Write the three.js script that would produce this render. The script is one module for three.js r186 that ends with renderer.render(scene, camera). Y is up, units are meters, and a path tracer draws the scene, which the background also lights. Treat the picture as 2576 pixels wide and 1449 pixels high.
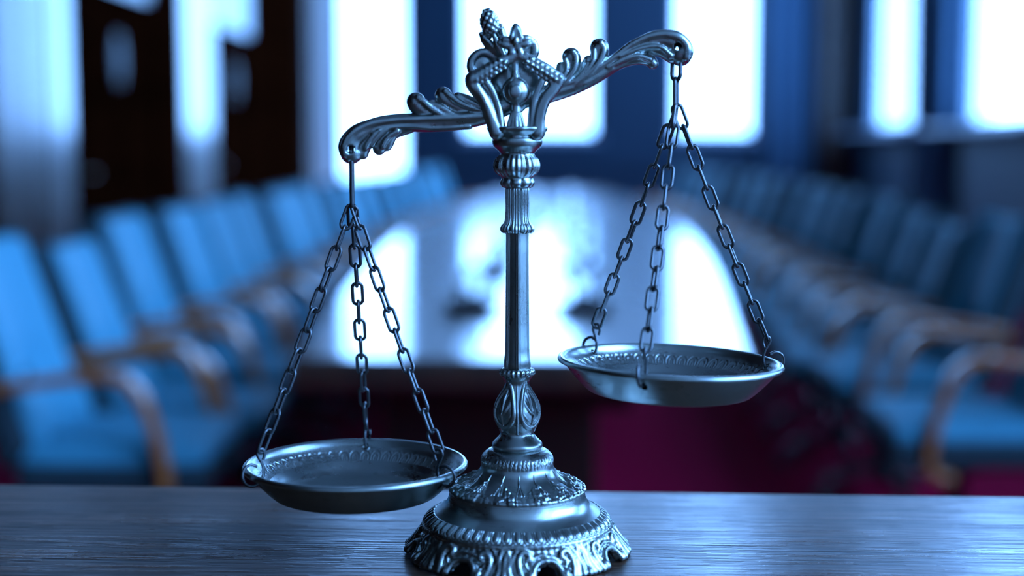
import * as THREE from 'three';
import { mergeGeometries } from 'three/addons/utils/BufferGeometryUtils.js';
import { RectAreaLightUniformsLib } from 'three/addons/lights/RectAreaLightUniformsLib.js';

// ------------------------------------------------------------------ camera, sky, daylight, exposure
const F = 3578, PITCH = Math.atan(364.5 / F), YAW = 2.10 * Math.PI / 180, EYE = 1.2;
const scene = new THREE.Scene();
const camera = new THREE.PerspectiveCamera(2 * Math.atan(724.5 / F) * 180 / Math.PI, 2576 / 1449, 0.05, 80);
camera.filmGauge = 36;
camera.position.set(0, EYE, 0);
camera.rotation.order = 'YXZ';
camera.rotation.set(-PITCH, YAW, 0);
camera.focus = 0.925;
camera.userData.fStop = 2.2;
const SKY = new THREE.Color().setRGB(0.19, 0.45, 1.0);
const SKY_LEVEL = 11.0, DAYLIGHT = 8.0;
scene.background = SKY.clone().multiplyScalar(SKY_LEVEL);
RectAreaLightUniformsLib.init();
const renderer = new THREE.WebGLRenderer({ antialias: true });
renderer.toneMapping = THREE.LinearToneMapping;
renderer.toneMappingExposure = 1.0;
renderer.shadowMap.enabled = true;

// ------------------------------------------------------------------ helpers
let seed = 7;
const rnd = () => { seed = (seed * 1664525 + 1013904223) >>> 0; return seed / 4294967296; };
const lerp = (a, b, t) => a + (b - a) * t;
const clamp = (x, a, b) => Math.min(b, Math.max(a, x));
const sstep = (a, b, x) => { const t = clamp((x - a) / (b - a), 0, 1); return t * t * (3 - 2 * t); };
const hash = (x, y) => { let h = (x * 374761393 + y * 668265263) | 0; h = Math.imul(h ^ (h >>> 13), 1274126177); return ((h ^ (h >>> 16)) >>> 0) / 4294967296; };
function vnoise(x, y, px = 1 << 20, py = 1 << 20) {
  const ix = Math.floor(x), iy = Math.floor(y), fx = x - ix, fy = y - iy;
  const m = (a, n) => ((a % n) + n) % n;
  const u = fx * fx * (3 - 2 * fx), v = fy * fy * (3 - 2 * fy);
  const h = (a, b) => hash(m(a, px), m(b, py));
  return lerp(lerp(h(ix, iy), h(ix + 1, iy), u), lerp(h(ix, iy + 1), h(ix + 1, iy + 1), u), v);
}
const used = {};
const numbered = n => { const k = used[n] = (used[n] ?? -1) + 1; return k ? `${n}_${String(k).padStart(3, '0')}` : n; };
function tag(o, label, category, group, kind) {
  if (label) o.userData.label = label;
  if (category) o.userData.category = category;
  if (group) o.userData.group = group;
  if (kind) o.userData.kind = kind;
  return o;
}
function mesh(name, geo, mat, parent) {
  const m = new THREE.Mesh(geo, mat);
  m.name = parent ? name : numbered(name);
  m.castShadow = m.receiveShadow = true;
  (parent || scene).add(m);
  return m;
}
function group(name, parent) {
  const g = new THREE.Group();
  g.name = parent ? name : numbered(name);
  (parent || scene).add(g);
  return g;
}
function box(w, h, d, x = 0, y = 0, z = 0, r = 0.004) {          // chamfer-rounded box, uv in metres
  const n = 3, g = new THREE.BoxGeometry(w, h, d, n, n, n), p = g.attributes.position, uv = g.attributes.uv, N = g.attributes.normal;
  const H = [w / 2, h / 2, d / 2];
  r = Math.min(r, ...H.map(v => v * 0.98));
  for (let i = 0; i < p.count; i++) {
    const c = [p.getX(i), p.getY(i), p.getZ(i)], q = c.map((v, k) => Math.sign(v) * (Math.abs(v) > H[k] - 1e-6 ? H[k] : H[k] - r));
    const core = q.map((v, k) => clamp(v, -(H[k] - r), H[k] - r)), e = q.map((v, k) => v - core[k]);
    const L = Math.hypot(...e) || 1;
    const s = core.map((v, k) => v + e[k] / L * r);
    p.setXYZ(i, ...s);
    const a = [Math.abs(N.getX(i)), Math.abs(N.getY(i)), Math.abs(N.getZ(i))];
    uv.setXY(i, a[0] > 0.5 ? s[2] : s[0], a[1] > 0.5 ? s[2] : s[1]);
  }
  g.computeVertexNormals();
  g.translate(x, y, z);
  return g;
}
function cushion(w, h, d, r, shape) {                            // soft box; shape(x, y, z) -> [x, y, z]
  const g = new THREE.BoxGeometry(w, h, d, 18, 18, 8), p = g.attributes.position, H = [w / 2, h / 2, d / 2];
  for (let i = 0; i < p.count; i++) {
    const c = [p.getX(i), p.getY(i), p.getZ(i)].map((v, k) => { const t = v / H[k]; return H[k] * Math.sign(t) * (1 - Math.max(0, 1 - Math.abs(t)) ** 1.6); });
    const core = c.map((v, k) => clamp(v, -(H[k] - r), H[k] - r)), e = c.map((v, k) => v - core[k]);
    const L = Math.hypot(...e);
    let s = L > 1e-9 ? core.map((v, k) => v + e[k] / L * Math.min(L, r)) : c;
    if (shape) s = shape(...s);
    p.setXYZ(i, ...s);
  }
  g.computeVertexNormals();
  return g;
}
function sweep(points, ring, closed = false) {                   // ring(t) -> list of [a (sideways), b (outwards)] along a path in a plane with normal side
  const pos = [], idx = [], uv = [];
  const n = points.length, m = ring(0).length;
  for (let i = 0; i < n; i++) {
    const a = points[Math.max(0, i - 1)], b = points[Math.min(n - 1, i + 1)], t = b.clone().sub(a).normalize();
    const side = new THREE.Vector3(1, 0, 0), up = side.clone().cross(t).normalize();
    ring(i / (n - 1)).forEach(([s, o], j) => { const v = points[i].clone().addScaledVector(side, s).addScaledVector(up, o); pos.push(v.x, v.y, v.z); uv.push(i / n, j / m); });
  }
  for (let i = 0; i < n - 1; i++) for (let j = 0; j < m; j++) { const a = i * m + j, b = i * m + (j + 1) % m; idx.push(a, b, a + m, b, b + m, a + m); }
  for (let j = 1; j < m - 1; j++) { idx.push(0, j + 1, j); const q = (n - 1) * m; idx.push(q, q + j, q + j + 1); }
  const g = new THREE.BufferGeometry();
  g.setAttribute('position', new THREE.Float32BufferAttribute(pos, 3));
  g.setAttribute('uv', new THREE.Float32BufferAttribute(uv, 2));
  g.setIndex(idx); g.computeVertexNormals();
  return g;
}

// ------------------------------------------------------------------ textures and materials
function tex(w, h, fn, srgb = false) {
  const d = new Uint8Array(w * h * 4);
  for (let y = 0; y < h; y++) for (let x = 0; x < w; x++) {
    const c = fn(x / w, y / h, x, y), o = (y * w + x) * 4;
    d[o] = clamp(c[0], 0, 1) * 255; d[o + 1] = clamp(c[1], 0, 1) * 255; d[o + 2] = clamp(c[2], 0, 1) * 255; d[o + 3] = 255;
  }
  const t = new THREE.DataTexture(d, w, h);
  t.wrapS = t.wrapT = THREE.RepeatWrapping; t.magFilter = THREE.LinearFilter; t.minFilter = THREE.LinearMipmapLinearFilter;
  t.generateMipmaps = true;
  if (srgb) t.colorSpace = THREE.SRGBColorSpace;
  t.needsUpdate = true;
  return t;
}
const rep = (t, x, y) => { const c = t.clone(); c.repeat.set(x, y); c.needsUpdate = true; return c; };
const fbm = (u, v, s, p) => { let a = 0, w = 0.5, q = s; for (let i = 0; i < 4; i++) { a += w * vnoise(u * q, v * q * p, q, Math.round(q * p)); w *= 0.5; q *= 2; } return a / 0.9375; };
// grain runs along u
const grainHeight = (u, v) => {
  const wob = 0.012 * (fbm(u, v, 4, 2) - 0.5);
  const fine = vnoise(u * 10, (v + wob) * 240, 10, 240), mid = vnoise(u * 5 + 3, (v + wob) * 90, 5, 90), pore = vnoise(u * 40, (v + wob * 0.5) * 420, 40, 420);
  return 0.40 * fine + 0.30 * mid + 0.30 * (pore > 0.62 ? 0 : 1) * 0.8;
};
const woodGrain = tex(1024, 1024, (u, v) => {
  const g = grainHeight(u, v), b = fbm(u, v, 3, 4), k = 0.22 + 1.15 * g + 0.35 * (b - 0.5);
  return [0.30 * k, 0.205 * k, 0.15 * k];
}, true);
const woodBump = tex(1024, 1024, (u, v) => { const g = grainHeight(u, v); return [g, g, g]; });
const woodRough = tex(1024, 1024, (u, v) => { const g = 0.25 + 0.16 * (1 - grainHeight(u, v)) + 0.14 * (fbm(u, v, 5, 2) - 0.5); return [g, g, g]; });
const metalSpots = tex(512, 512, (u, v) => {
  const a = fbm(u, v, 5, 1), b = fbm(u + 0.37, v + 0.11, 20, 1), dark = sstep(0.5, 0.8, a) * 0.12 + sstep(0.68, 0.85, b) * 0.18;
  const k = 0.74 * (1 - 0.6 * dark) + 0.03 * (b - 0.5);
  return [k * (0.975 - 0.02 * dark), k, k * (0.985 - 0.05 * dark)];
}, true);
const metalRough = tex(512, 512, (u, v) => { const g = 0.29 + 0.10 * (fbm(u + 0.2, v + 0.6, 5, 1) - 0.4) + 0.05 * (fbm(u, v, 40, 1) - 0.5); return [g, g, g]; });
const clothBump = tex(256, 256, (u, v) => { const g = 0.5 + 0.25 * Math.sin(u * 256 * Math.PI / 4) * Math.sin(v * 256 * Math.PI / 4) + 0.25 * (vnoise(u * 64, v * 64, 64, 64) - 0.5); return [g, g, g]; });
const pile = tex(256, 256, (u, v) => { const g = 0.75 + 0.5 * (fbm(u, v, 32, 1) - 0.5); return [g, g, g]; }, true);
const lin = (r, g, b) => new THREE.Color().setRGB(r, g, b);
const std = o => new THREE.MeshStandardMaterial(o);
const M = {
  metal: std({ color: lin(0.86, 0.90, 0.90), map: rep(metalSpots, 6, 6), roughnessMap: rep(metalRough, 5, 5), roughness: 1, metalness: 1 }),
  chain: std({ color: lin(0.115, 0.122, 0.13), roughness: 0.36, metalness: 1 }),
  desk: new THREE.MeshPhysicalMaterial({ color: lin(1, 0.95, 0.92), map: rep(woodGrain, 1.4, 2.2), bumpMap: rep(woodBump, 1.4, 2.2), bumpScale: 0.00035, roughnessMap: rep(woodRough, 1.4, 2.2), roughness: 1, metalness: 0, ior: 1.5, specularIntensity: 0.75 }),
  tableTop: new THREE.MeshPhysicalMaterial({ color: lin(0.62, 0.40, 0.30), map: rep(woodGrain, 0.5, 0.7), roughness: 0.42, ior: 1.55, clearcoat: 0.8, clearcoatRoughness: 0.1 }),
  darkWood: std({ color: lin(0.42, 0.24, 0.17), map: rep(woodGrain, 0.6, 0.6), roughness: 0.42 }),
  panelWood: new THREE.MeshPhysicalMaterial({ color: lin(0.15, 0.062, 0.035), map: rep(woodGrain, 0.6, 0.6), roughness: 0.75, specularIntensity: 0.0 }),
  varnish: new THREE.MeshPhysicalMaterial({ color: lin(0.45, 0.24, 0.16), map: rep(woodGrain, 0.6, 0.6), roughness: 0.3, clearcoat: 1, clearcoatRoughness: 0.16 }),
  bentwood: new THREE.MeshPhysicalMaterial({ color: lin(0.40, 0.125, 0.03), roughness: 0.45, specularIntensity: 0.4, clearcoat: 0.7, clearcoatRoughness: 0.07 }),
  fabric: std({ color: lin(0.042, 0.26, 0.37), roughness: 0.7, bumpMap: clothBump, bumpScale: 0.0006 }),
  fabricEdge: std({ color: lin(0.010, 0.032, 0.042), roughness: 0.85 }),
  black: std({ color: lin(0.012, 0.012, 0.014), roughness: 0.35 }),
  chrome: std({ color: lin(0.7, 0.72, 0.75), roughness: 0.15, metalness: 1 }),
  carpet: new THREE.MeshPhysicalMaterial({ color: lin(0.66, 0.006, 0.075), map: rep(pile, 4, 4), roughness: 1, specularIntensity: 0.05 }),
  plaster: std({ color: lin(0.80, 0.82, 0.84), roughness: 0.8 }),
  ceiling: std({ color: lin(0.16, 0.15, 0.145), roughness: 0.9 }),
  wallDark: new THREE.MeshPhysicalMaterial({ color: lin(0.008, 0.026, 0.05), roughness: 0.6, specularIntensity: 0.4 }),
  backPaint: std({ color: lin(0.34, 0.33, 0.31), roughness: 0.85 }),
  brass: std({ color: lin(0.10, 0.08, 0.05), roughness: 0.5, metalness: 1 }),
  paint: std({ color: lin(0.10, 0.17, 0.26), roughness: 0.35 }),
  drape: std({ color: lin(0.025, 0.075, 0.14), roughness: 0.85 }),
  glass: new THREE.MeshPhysicalMaterial({ color: 0xffffff, transmission: 1, roughness: 0.0, thickness: 0, ior: 1.5 }),
  tumbler: new THREE.MeshPhysicalMaterial({ color: 0xffffff, transmission: 1, roughness: 0.02, thickness: 0.004, ior: 1.5 }),
  mirror: std({ color: lin(0.02, 0.023, 0.026), roughness: 0.5, metalness: 1 }),
};

// ------------------------------------------------------------------ the room (metres; the long axis runs along -z)
const XL = -2.86, XR = 3.2, ZF = -16, ZB = 2.5, HC = 6.6;
const struct = o => tag(o, null, null, null, 'structure');
struct(mesh('floor', box(XR - XL + 0.6, 0.1, ZB - ZF + 0.6, (XL + XR) / 2, -0.05, (ZB + ZF) / 2), M.carpet));
struct(mesh('ceiling', box(XR - XL + 0.6, 0.1, ZB - ZF + 0.6, (XL + XR) / 2, HC + 0.05, (ZB + ZF) / 2), M.ceiling));
struct(mesh('wall_back', box(XR - XL + 0.6, HC, 0.3, (XL + XR) / 2, HC / 2, ZB + 0.15), M.backPaint));

function wallWithHoles(name, u0, u1, holes, thick, mat, place) {
  const s = new THREE.Shape([[u0, 0], [u1, 0], [u1, HC], [u0, HC]].map(p => new THREE.Vector2(...p)));
  for (const [a, b, c, d] of holes) s.holes.push(new THREE.Path([[a, c], [a, d], [b, d], [b, c]].map(p => new THREE.Vector2(...p))));
  const m = mesh(name, new THREE.ExtrudeGeometry(s, { depth: thick, bevelEnabled: false }), mat);
  place(m); return struct(m);
}
const TH = 0.14;
const farOpen = [[-2.55, -1.76, 0.02, 3.3], [-1.14, 0.36, 1.27, 5.9], [1.21, 2.12, 1.27, 5.9]];
const wallFar = wallWithHoles('wall_far', XL - 0.3, XR + 0.3, farOpen, TH, M.wallDark, m => m.position.set(0, 0, ZF - TH));
const rightOpen = [[12.75, 15.3], [9.3, 11.8], [3.3, 4.4], [-0.9, 2.2], [-2.35, -1.2]].map(([a, b], i) => [a, b, 1.33, i === 2 ? 3.4 : 5.9]);
const wallRight = wallWithHoles('wall_right', -ZB, -ZF, rightOpen, TH, M.wallDark, m => { m.rotation.y = Math.PI / 2; m.position.set(XR, 0, 0); });

// daylight: one soft sky light in each opening, on the outer side of the wall
function skyLight(w, h, pos, into) {
  const l = new THREE.RectAreaLight(SKY, DAYLIGHT, w, h);
  l.name = 'window_daylight'; l.position.copy(pos); l.lookAt(into); scene.add(l);
}
let nWin = 0;
function windowIn(w, h, label, place, { mullions = 0, transom = null, sillDepth = 0.14, frame = 0.05, sill = true } = {}) {
  const g = group(`window_${++nWin}`); struct(g); g.userData.label = label;
  place(g);                                                      // local: x along the wall, y up from the sill, z into the room; origin at the wall's inner face
  const zf = -TH + 0.06;
  for (const s of [-1, 1]) mesh('jamb', box(frame, h, 0.06, s * (w / 2 - frame / 2), h / 2, zf), M.paint, g);
  mesh('head', box(w - 2 * frame, frame, 0.06, 0, h - frame / 2, zf), M.paint, g);
  mesh('bottom_rail', box(w - 2 * frame, frame, 0.06, 0, frame / 2, zf), M.paint, g);
  for (let i = 1; i <= mullions; i++) mesh('mullion', box(0.04, h - 2 * frame, 0.05, -w / 2 + w * i / (mullions + 1), h / 2, zf), M.paint, g);
  if (transom) mesh('transom', box(w - 2 * frame, 0.05, 0.05, 0, transom, zf), M.paint, g);
  const n = mullions + 1;
  for (let i = 0; i < n; i++) mesh('pane', box(w / n - 0.045, h - 2 * frame - 0.004, 0.006, -w / 2 + w * (i + 0.5) / n, h / 2, zf - 0.01, 0.001), M.glass, g);
  if (sill) mesh('sill', box(w + 0.12, 0.04, TH - 0.10 + sillDepth, 0, -0.018, (sillDepth - (TH - 0.10)) / 2, 0.008), M.paint, g);
  g.updateMatrixWorld(true);
  skyLight(w, h, g.localToWorld(new THREE.Vector3(0, h / 2, -TH - 0.03)), g.localToWorld(new THREE.Vector3(0, h / 2, 1)));
  return g;
}
farOpen.forEach(([a, b, c, d], i) => windowIn(b - a, d - c, ['tall glazed door at the left of the far wall', 'wide bright window in the middle of the far wall', 'narrower bright window right of the far wall pier'][i],
  g => g.position.set((a + b) / 2, c, ZF), { sill: i > 0, sillDepth: 0.05 }));
rightOpen.forEach(([a, b, c, d], i) => windowIn(b - a, d - c, ['bright slim window at the far end of the right wall', 'bright window at the right edge beyond the dark drape', 'window beside the conference table on the right wall', 'window beside the wooden bench on the right wall', 'window behind the wooden bench on the right wall'][i],
  g => { g.position.set(XR, c, -(a + b) / 2); g.rotation.y = -Math.PI / 2; }, { sillDepth: 0.3 }));

// left wall: dark panelling below, pale plaster above the doors, pilasters
const wallLeft = struct(group('wall_left'));
mesh('panelling', box(0.3, HC, ZB - ZF + 0.6, XL - 0.15, HC / 2, (ZB + ZF) / 2), M.panelWood, wallLeft);
for (const [z0, z1] of [[8.1, 9.74], [11.32, 12.84]]) mesh('overdoor_plaster', box(0.03, 0.75, z1 - z0, XL + 0.015, 2.15 + 0.375, -(z0 + z1) / 2, 0.005), M.plaster, wallLeft);
function pilaster(z0, z1, mat, depth, flutes = 0, splay = 0) {
  const g = group('pilaster', wallLeft), w = z1 - z0, zc = -(z0 + z1) / 2;
  const shaft = mesh('shaft', box(depth, 3.1, w, 0, 1.55, 0, 0.012), mat, g); shaft.position.set(XL + depth / 2, 0, zc); shaft.rotation.y = splay;
  mesh('plinth', box(depth + 0.03, 0.22, w + 0.05, XL + (depth + 0.03) / 2, 0.11, zc, 0.01), mat, g);
  for (let i = 0; i < flutes; i++) {
    const c = new THREE.CylinderGeometry(0.03, 0.03, 2.75, 12);
    c.translate(XL + depth - 0.02, 1.65, -(z0 + w * (i + 0.5) / flutes)); mesh('reed', c, mat, g);
  }
}
pilaster(4.2, 4.9, M.varnish, 0.08); pilaster(5.6, 6.4, M.varnish, 0.08);
pilaster(6.95, 7.72, M.varnish, 0.06, 6); pilaster(7.78, 8.08, M.varnish, 0.05);
pilaster(9.75, 10.4, M.panelWood, 0.08); pilaster(10.5, 11.2, M.varnish, 0.08, 0, -0.055);
pilaster(12.85, 13.3, M.panelWood, 0.07); pilaster(14.2, 15.0, M.panelWood, 0.07); pilaster(15.5, 15.98, M.darkWood, 0.1);
function door(n, z0, z1) {
  const g = struct(group(`door_${n}`)), w = z1 - z0 - 0.06;
  g.position.set(XL, 0, -(z0 + z1) / 2);
  mesh('leaf', box(0.05, 2.06, w, 0.025, 1.03, 0, 0.006), M.panelWood, g);
  for (const s of [-1, 1]) for (const [y, h] of [[0.5, 0.74], [1.5, 0.98]]) mesh('door_panel', box(0.02, h, w / 2 - 0.16, 0.058, y, s * w / 4, 0.009), M.panelWood, g);
  mesh('architrave', box(0.07, 0.09, w + 0.1, 0.035, 2.1, 0, 0.01), M.panelWood, g);
  const o = new THREE.SphereGeometry(1, 28, 20); o.scale(0.014, 0.17, 0.09);
  const pl = mesh('oval_plaque', o, M.mirror, g); pl.position.set(0.07, 1.72, 0.02);
  const h = mesh('handle', new THREE.CapsuleGeometry(0.012, 0.1, 4, 10), M.brass, g); h.rotation.x = Math.PI / 2; h.position.set(0.1, 1.02, w / 2 - 0.1);
  const st = mesh('handle_stem', new THREE.CylinderGeometry(0.009, 0.009, 0.05, 10), M.brass, g); st.rotation.z = Math.PI / 2; st.position.set(0.075, 1.02, w / 2 - 0.06);
}
door(1, 8.12, 9.72); door(2, 11.35, 12.8);
struct(mesh('trim_1', box(0.26, HC, 0.05, -2.70, HC / 2, ZF + 0.025), M.plaster));      // pale boarding left of the glazed door
struct(mesh('trim_2', box(0.34, HC, 0.12, 2.98, HC / 2, ZF + 0.06), M.darkWood));        // wooden corner post
struct(mesh('trim_3', box(3.3, 0.10, 0.06, 0.4, 0.96, ZF + 0.03), M.wallDark));          // dado rail under the far windows

// drapes
function drape(w, h, folds, depth, swag) {
  const nx = folds * 14, ny = 24, pos = [], idx = [];
  for (const face of [0, 1]) for (let j = 0; j <= ny; j++) for (let i = 0; i <= nx; i++) {
    const u = i / nx, v = j / ny, gather = 1 - swag * Math.exp(-((v - 0.55) ** 2) / 0.03) + (v > 0.55 ? swag * 0.9 * (v - 0.55) : 0);
    const z = depth * (0.5 + 0.5 * Math.sin(u * folds * Math.PI * 2)) * (0.7 + 0.3 * Math.sin(u * 7 + v * 2)) + 0.01 + face * 0.006;
    pos.push((u - 0.5) * w * gather, v * h, z);
  }
  const st = (nx + 1) * (ny + 1);
  for (const face of [0, 1]) for (let j = 0; j < ny; j++) for (let i = 0; i < nx; i++) { const a = face * st + j * (nx + 1) + i, b = a + 1, c = a + nx + 1, d = c + 1; face ? idx.push(a, b, c, b, d, c) : idx.push(a, c, b, b, c, d); }
  const g = new THREE.BufferGeometry(); g.setAttribute('position', new THREE.Float32BufferAttribute(pos, 3)); g.setIndex(idx); g.computeVertexNormals();
  return g;
}
function hang(label, x, z, ry, w, h, folds, depth, swag) {
  const g = tag(group('curtain'), label, 'curtain', 'dark drapes beside the windows');
  g.position.set(x, 0.06, z); g.rotation.y = ry;
  mesh('cloth', drape(w, h, folds, depth, swag), M.drape, g);
  const r = new THREE.CylinderGeometry(0.015, 0.015, w + 0.2, 12); r.rotateZ(Math.PI / 2); r.translate(0, h + 0.01, 0.04 + depth / 2); mesh('rod', r, M.black, g);
}
hang('dark blue drape hanging at the right end of the far wall', 2.46, ZF + 0.0, 0, 0.56, 5.9, 4, 0.12, 0);
hang('dark drape hanging between the two right wall windows', XR, -12.28, -Math.PI / 2, 0.95, 5.9, 6, 0.16, 0.0);

// ------------------------------------------------------------------ conference table
const table = tag(group('conference_table'), 'long boat-shaped polished wooden conference table mirroring the bright windows', 'table');
table.position.set(-0.09, 0, -8.36);
{
  const L = 5.34, pts = [];
  const half = t => 0.485 + 0.26 * Math.cos(t * Math.PI / 2) ** 1.0;
  for (let i = 0; i <= 40; i++) { const t = -1 + i / 20; pts.push([half(t), -t * L]); }
  const s = new THREE.Shape();
  pts.forEach(([x, z], i) => i ? s.lineTo(x, z) : s.moveTo(x, z));
  [...pts].reverse().forEach(([x, z]) => s.lineTo(-x, z));
  const g = new THREE.ExtrudeGeometry(s, { depth: 0.045, bevelEnabled: true, bevelSize: 0.012, bevelThickness: 0.012, bevelSegments: 3 });
  const p = g.attributes.position, uv = g.attributes.uv;
  for (let i = 0; i < p.count; i++) uv.setXY(i, p.getY(i), p.getX(i));
  g.rotateX(Math.PI / 2); g.translate(0, 0.728, 0);
  mesh('tabletop', g, M.tableTop, table);
  for (const z of [-4.9, -2.45, 0, 2.45, 4.9]) {
    const pd = group('pedestal', table);
    mesh('pedestal_panel', box(0.52, 0.6, 0.1, -0.09, 0.36, z, 0.01), M.darkWood, pd);
    mesh('pedestal_foot', box(0.56, 0.06, 0.3, -0.09, 0.03, z, 0.012), M.darkWood, pd);
  }
  mesh('apron', box(0.5, 0.09, 10.2, 0, 0.625, 0, 0.01), M.darkWood, table);
}
// glasses in dark dishes, two rows down the middle
const coasterGeo = new THREE.LatheGeometry([[0, 0], [0.05, 0], [0.066, 0.004], [0.082, 0.020], [0.085, 0.026], [0.082, 0.028], [0.076, 0.022], [0.06, 0.008], [0, 0.007]].map(p => new THREE.Vector2(...p)), 36);
const tumblerGeo = new THREE.LatheGeometry([[0, 0], [0.028, 0], [0.031, 0.004], [0.037, 0.105], [0.036, 0.107], [0.0345, 0.105], [0.029, 0.012], [0, 0.010]].map(p => new THREE.Vector2(...p)), 32);
const ordinal = ['nearest', 'second nearest', 'third nearest', 'fourth nearest', 'fifth nearest', 'sixth nearest', 'seventh nearest', 'eighth nearest'];
for (let i = 0; i < 7; i++) for (const s of [-1, 1]) {
  const z = -3.85 - i * 1.2, x = -0.10 + s * 0.155, side = s < 0 ? 'left' : 'right';
  const c = mesh('dish', coasterGeo, M.black); c.position.set(x, 0.7405, z); 
  tag(c, `shallow dark dish, ${ordinal[i]} in the ${side} row on the conference table`, 'dish', 'dark dishes on the conference table');
  const t = mesh('drinking_glass', tumblerGeo, M.tumbler); t.position.set(x, 0.7480, z);
  tag(t, `clear tumbler, ${ordinal[i]} in the ${side} row on the conference table`, 'glass', 'clear tumblers on the conference table');
}

// ------------------------------------------------------------------ chairs (local: faces +z)
function makeChair() {
  const t = group('armchair');
  const seat = cushion(0.47, 0.07, 0.45, 0.034, (x, y, z) => [x, y + (y > 0 ? 0.018 * (1 - (x / 0.25) ** 2) * (1 - (z / 0.23) ** 2) : 0), z]);
  seat.translate(0, 0.442, 0.0);
  mesh('seat', seat, M.fabric, t);
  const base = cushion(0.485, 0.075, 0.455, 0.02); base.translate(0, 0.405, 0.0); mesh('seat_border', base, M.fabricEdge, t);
  const back = cushion(0.40, 0.54, 0.085, 0.038, (x, y, z) => {
    let f = z + 0.05 * (x / 0.235) ** 2;                                    // wraps round the sitter
    if (z > 0) { const v = y / 0.28; f += 0.014 * Math.exp(-((v + 0.75) ** 2) / 0.06) - 0.030 * Math.exp(-(x * x / 0.010) - ((y + 0.085) ** 2) / 0.0026); }
    return [x * (1 - 0.05 * (y / 0.28 + 1) / 2), y, f];
  });
  back.translate(0, 0.28, 0); back.rotateX(-0.33); back.translate(0, 0.43, -0.235);
  const bk = mesh('backrest', back, M.fabric, t);
  const shell = cushion(0.455, 0.575, 0.095, 0.03, (x, y, z) => [x * (1 - 0.05 * (y / 0.285 + 1) / 2), y, z + 0.05 * (x / 0.235) ** 2]);
  shell.translate(0, 0.28, -0.034); shell.rotateX(-0.33); shell.translate(0, 0.43, -0.235);
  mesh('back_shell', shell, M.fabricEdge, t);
  const btn = new THREE.SphereGeometry(1, 14, 10); btn.scale(0.02, 0.014, 0.008);
  const b = mesh('button', btn, M.fabricEdge, bk); b.position.set(0, 0.43 + 0.195 * Math.cos(0.33) + 0.022 * Math.sin(0.33) , -0.235 - 0.195 * Math.sin(0.33) + 0.016 * Math.cos(0.33));
  const path = new THREE.CatmullRomCurve3([[0.615, -0.30], [0.632, -0.20], [0.648, -0.08], [0.655, 0.0], [0.645, 0.045], [0.61, 0.082], [0.55, 0.108], [0.46, 0.132], [0.385, 0.140], [0.352, 0.125], [0.345, 0.08]].map(([y, z]) => new THREE.Vector3(0, y, z)), false, 'centripetal');
  const rg = []; for (let i = 0; i < 14; i++) { const a = i / 14 * Math.PI * 2, c = Math.cos(a), s = Math.sin(a); rg.push([0.025 * Math.sign(c) * Math.abs(c) ** 0.6, 0.014 * Math.sign(s) * Math.abs(s) ** 0.6]); }
  const ag = sweep(path.getSpacedPoints(44), () => rg);
  for (const s of [-1, 1]) { const a = mesh('arm', ag, M.bentwood, t); a.position.x = s * 0.248; }
  mesh('seat_pan', box(0.46, 0.03, 0.3, 0, 0.372, 0.0, 0.012), M.black, t);
  const col = new THREE.LatheGeometry([[0.0, 0.36], [0.06, 0.36], [0.05, 0.31], [0.026, 0.29], [0.026, 0.16], [0.04, 0.155], [0.04, 0.08], [0, 0.075]].map(p => new THREE.Vector2(...p)), 20);
  mesh('gas_column', col, M.black, t);
  const rayPath = new THREE.CatmullRomCurve3([[0.125, 0.02], [0.12, 0.12], [0.10, 0.19], [0.075, 0.236]].map(([y, z]) => new THREE.Vector3(0, y, z)));
  const rr = []; for (let i = 0; i < 10; i++) { const a = i / 10 * Math.PI * 2; rr.push([0.022 * Math.cos(a), 0.014 * Math.sin(a)]); }
  const ray = sweep(rayPath.getSpacedPoints(14), k => rr.map(([a, c]) => [a * (1 - 0.35 * k), c * (1 - 0.3 * k)]));
  const wheel = new THREE.LatheGeometry([[0, -0.022], [0.02, -0.022], [0.027, -0.017], [0.028, 0], [0.027, 0.017], [0.02, 0.022], [0, 0.022]].map(p => new THREE.Vector2(...p)), 16); wheel.rotateZ(Math.PI / 2);
  for (let i = 0; i < 5; i++) {
    const l = mesh('base_leg', ray, M.black, t); l.rotation.y = 0.3 + i * Math.PI * 0.4;
    const c = mesh('castor', wheel, M.black, l); c.position.set(0, 0.0285, 0.234);
    const st = mesh('castor_stem', new THREE.CylinderGeometry(0.006, 0.006, 0.03, 8), M.chrome, l); st.position.set(0, 0.062, 0.234);
  }
  return t;
}
const nth = ['nearest', 'second', 'third', 'fourth', 'fifth', 'sixth', 'seventh', 'eighth', 'ninth', 'tenth', 'eleventh', 'twelfth', 'thirteenth', 'fourteenth', 'fifteenth', 'sixteenth', 'seventeenth', 'eighteenth'];
const chair0 = makeChair(); let firstChair = true;
function placeChair(x, z, turn, label, grp, lean = 0) {
  let c = chair0;
  if (!firstChair) { c = chair0.clone(); c.name = numbered('armchair'); scene.add(c); }
  firstChair = false;
  c.position.set(x, 0, z); c.rotation.y = turn; c.userData = {};
  if (lean) c.scale.y = 1 + lean;
  tag(c, label, 'chair', grp);
}
const taper = z => 0.26 * sstep(8.5, 14.5, z);
const leftZ = [3.52, 4.09, 4.66, 5.23, 5.80, 6.38, 6.98, 7.62, 8.28, 8.94, 9.6, 10.3, 11.0, 11.7, 12.4, 13.1, 13.8];
leftZ.forEach((z, i) => placeChair(-1.08 + taper(z) + 0.02 * Math.sin(i * 2.3), -z, Math.PI / 2 + 0.05 * Math.sin(i * 1.7), `blue armchair with bentwood arms, ${nth[i]} along the table's left side`, 'armchairs along the left side of the table', i === 1 ? -0.05 : 0));
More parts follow.
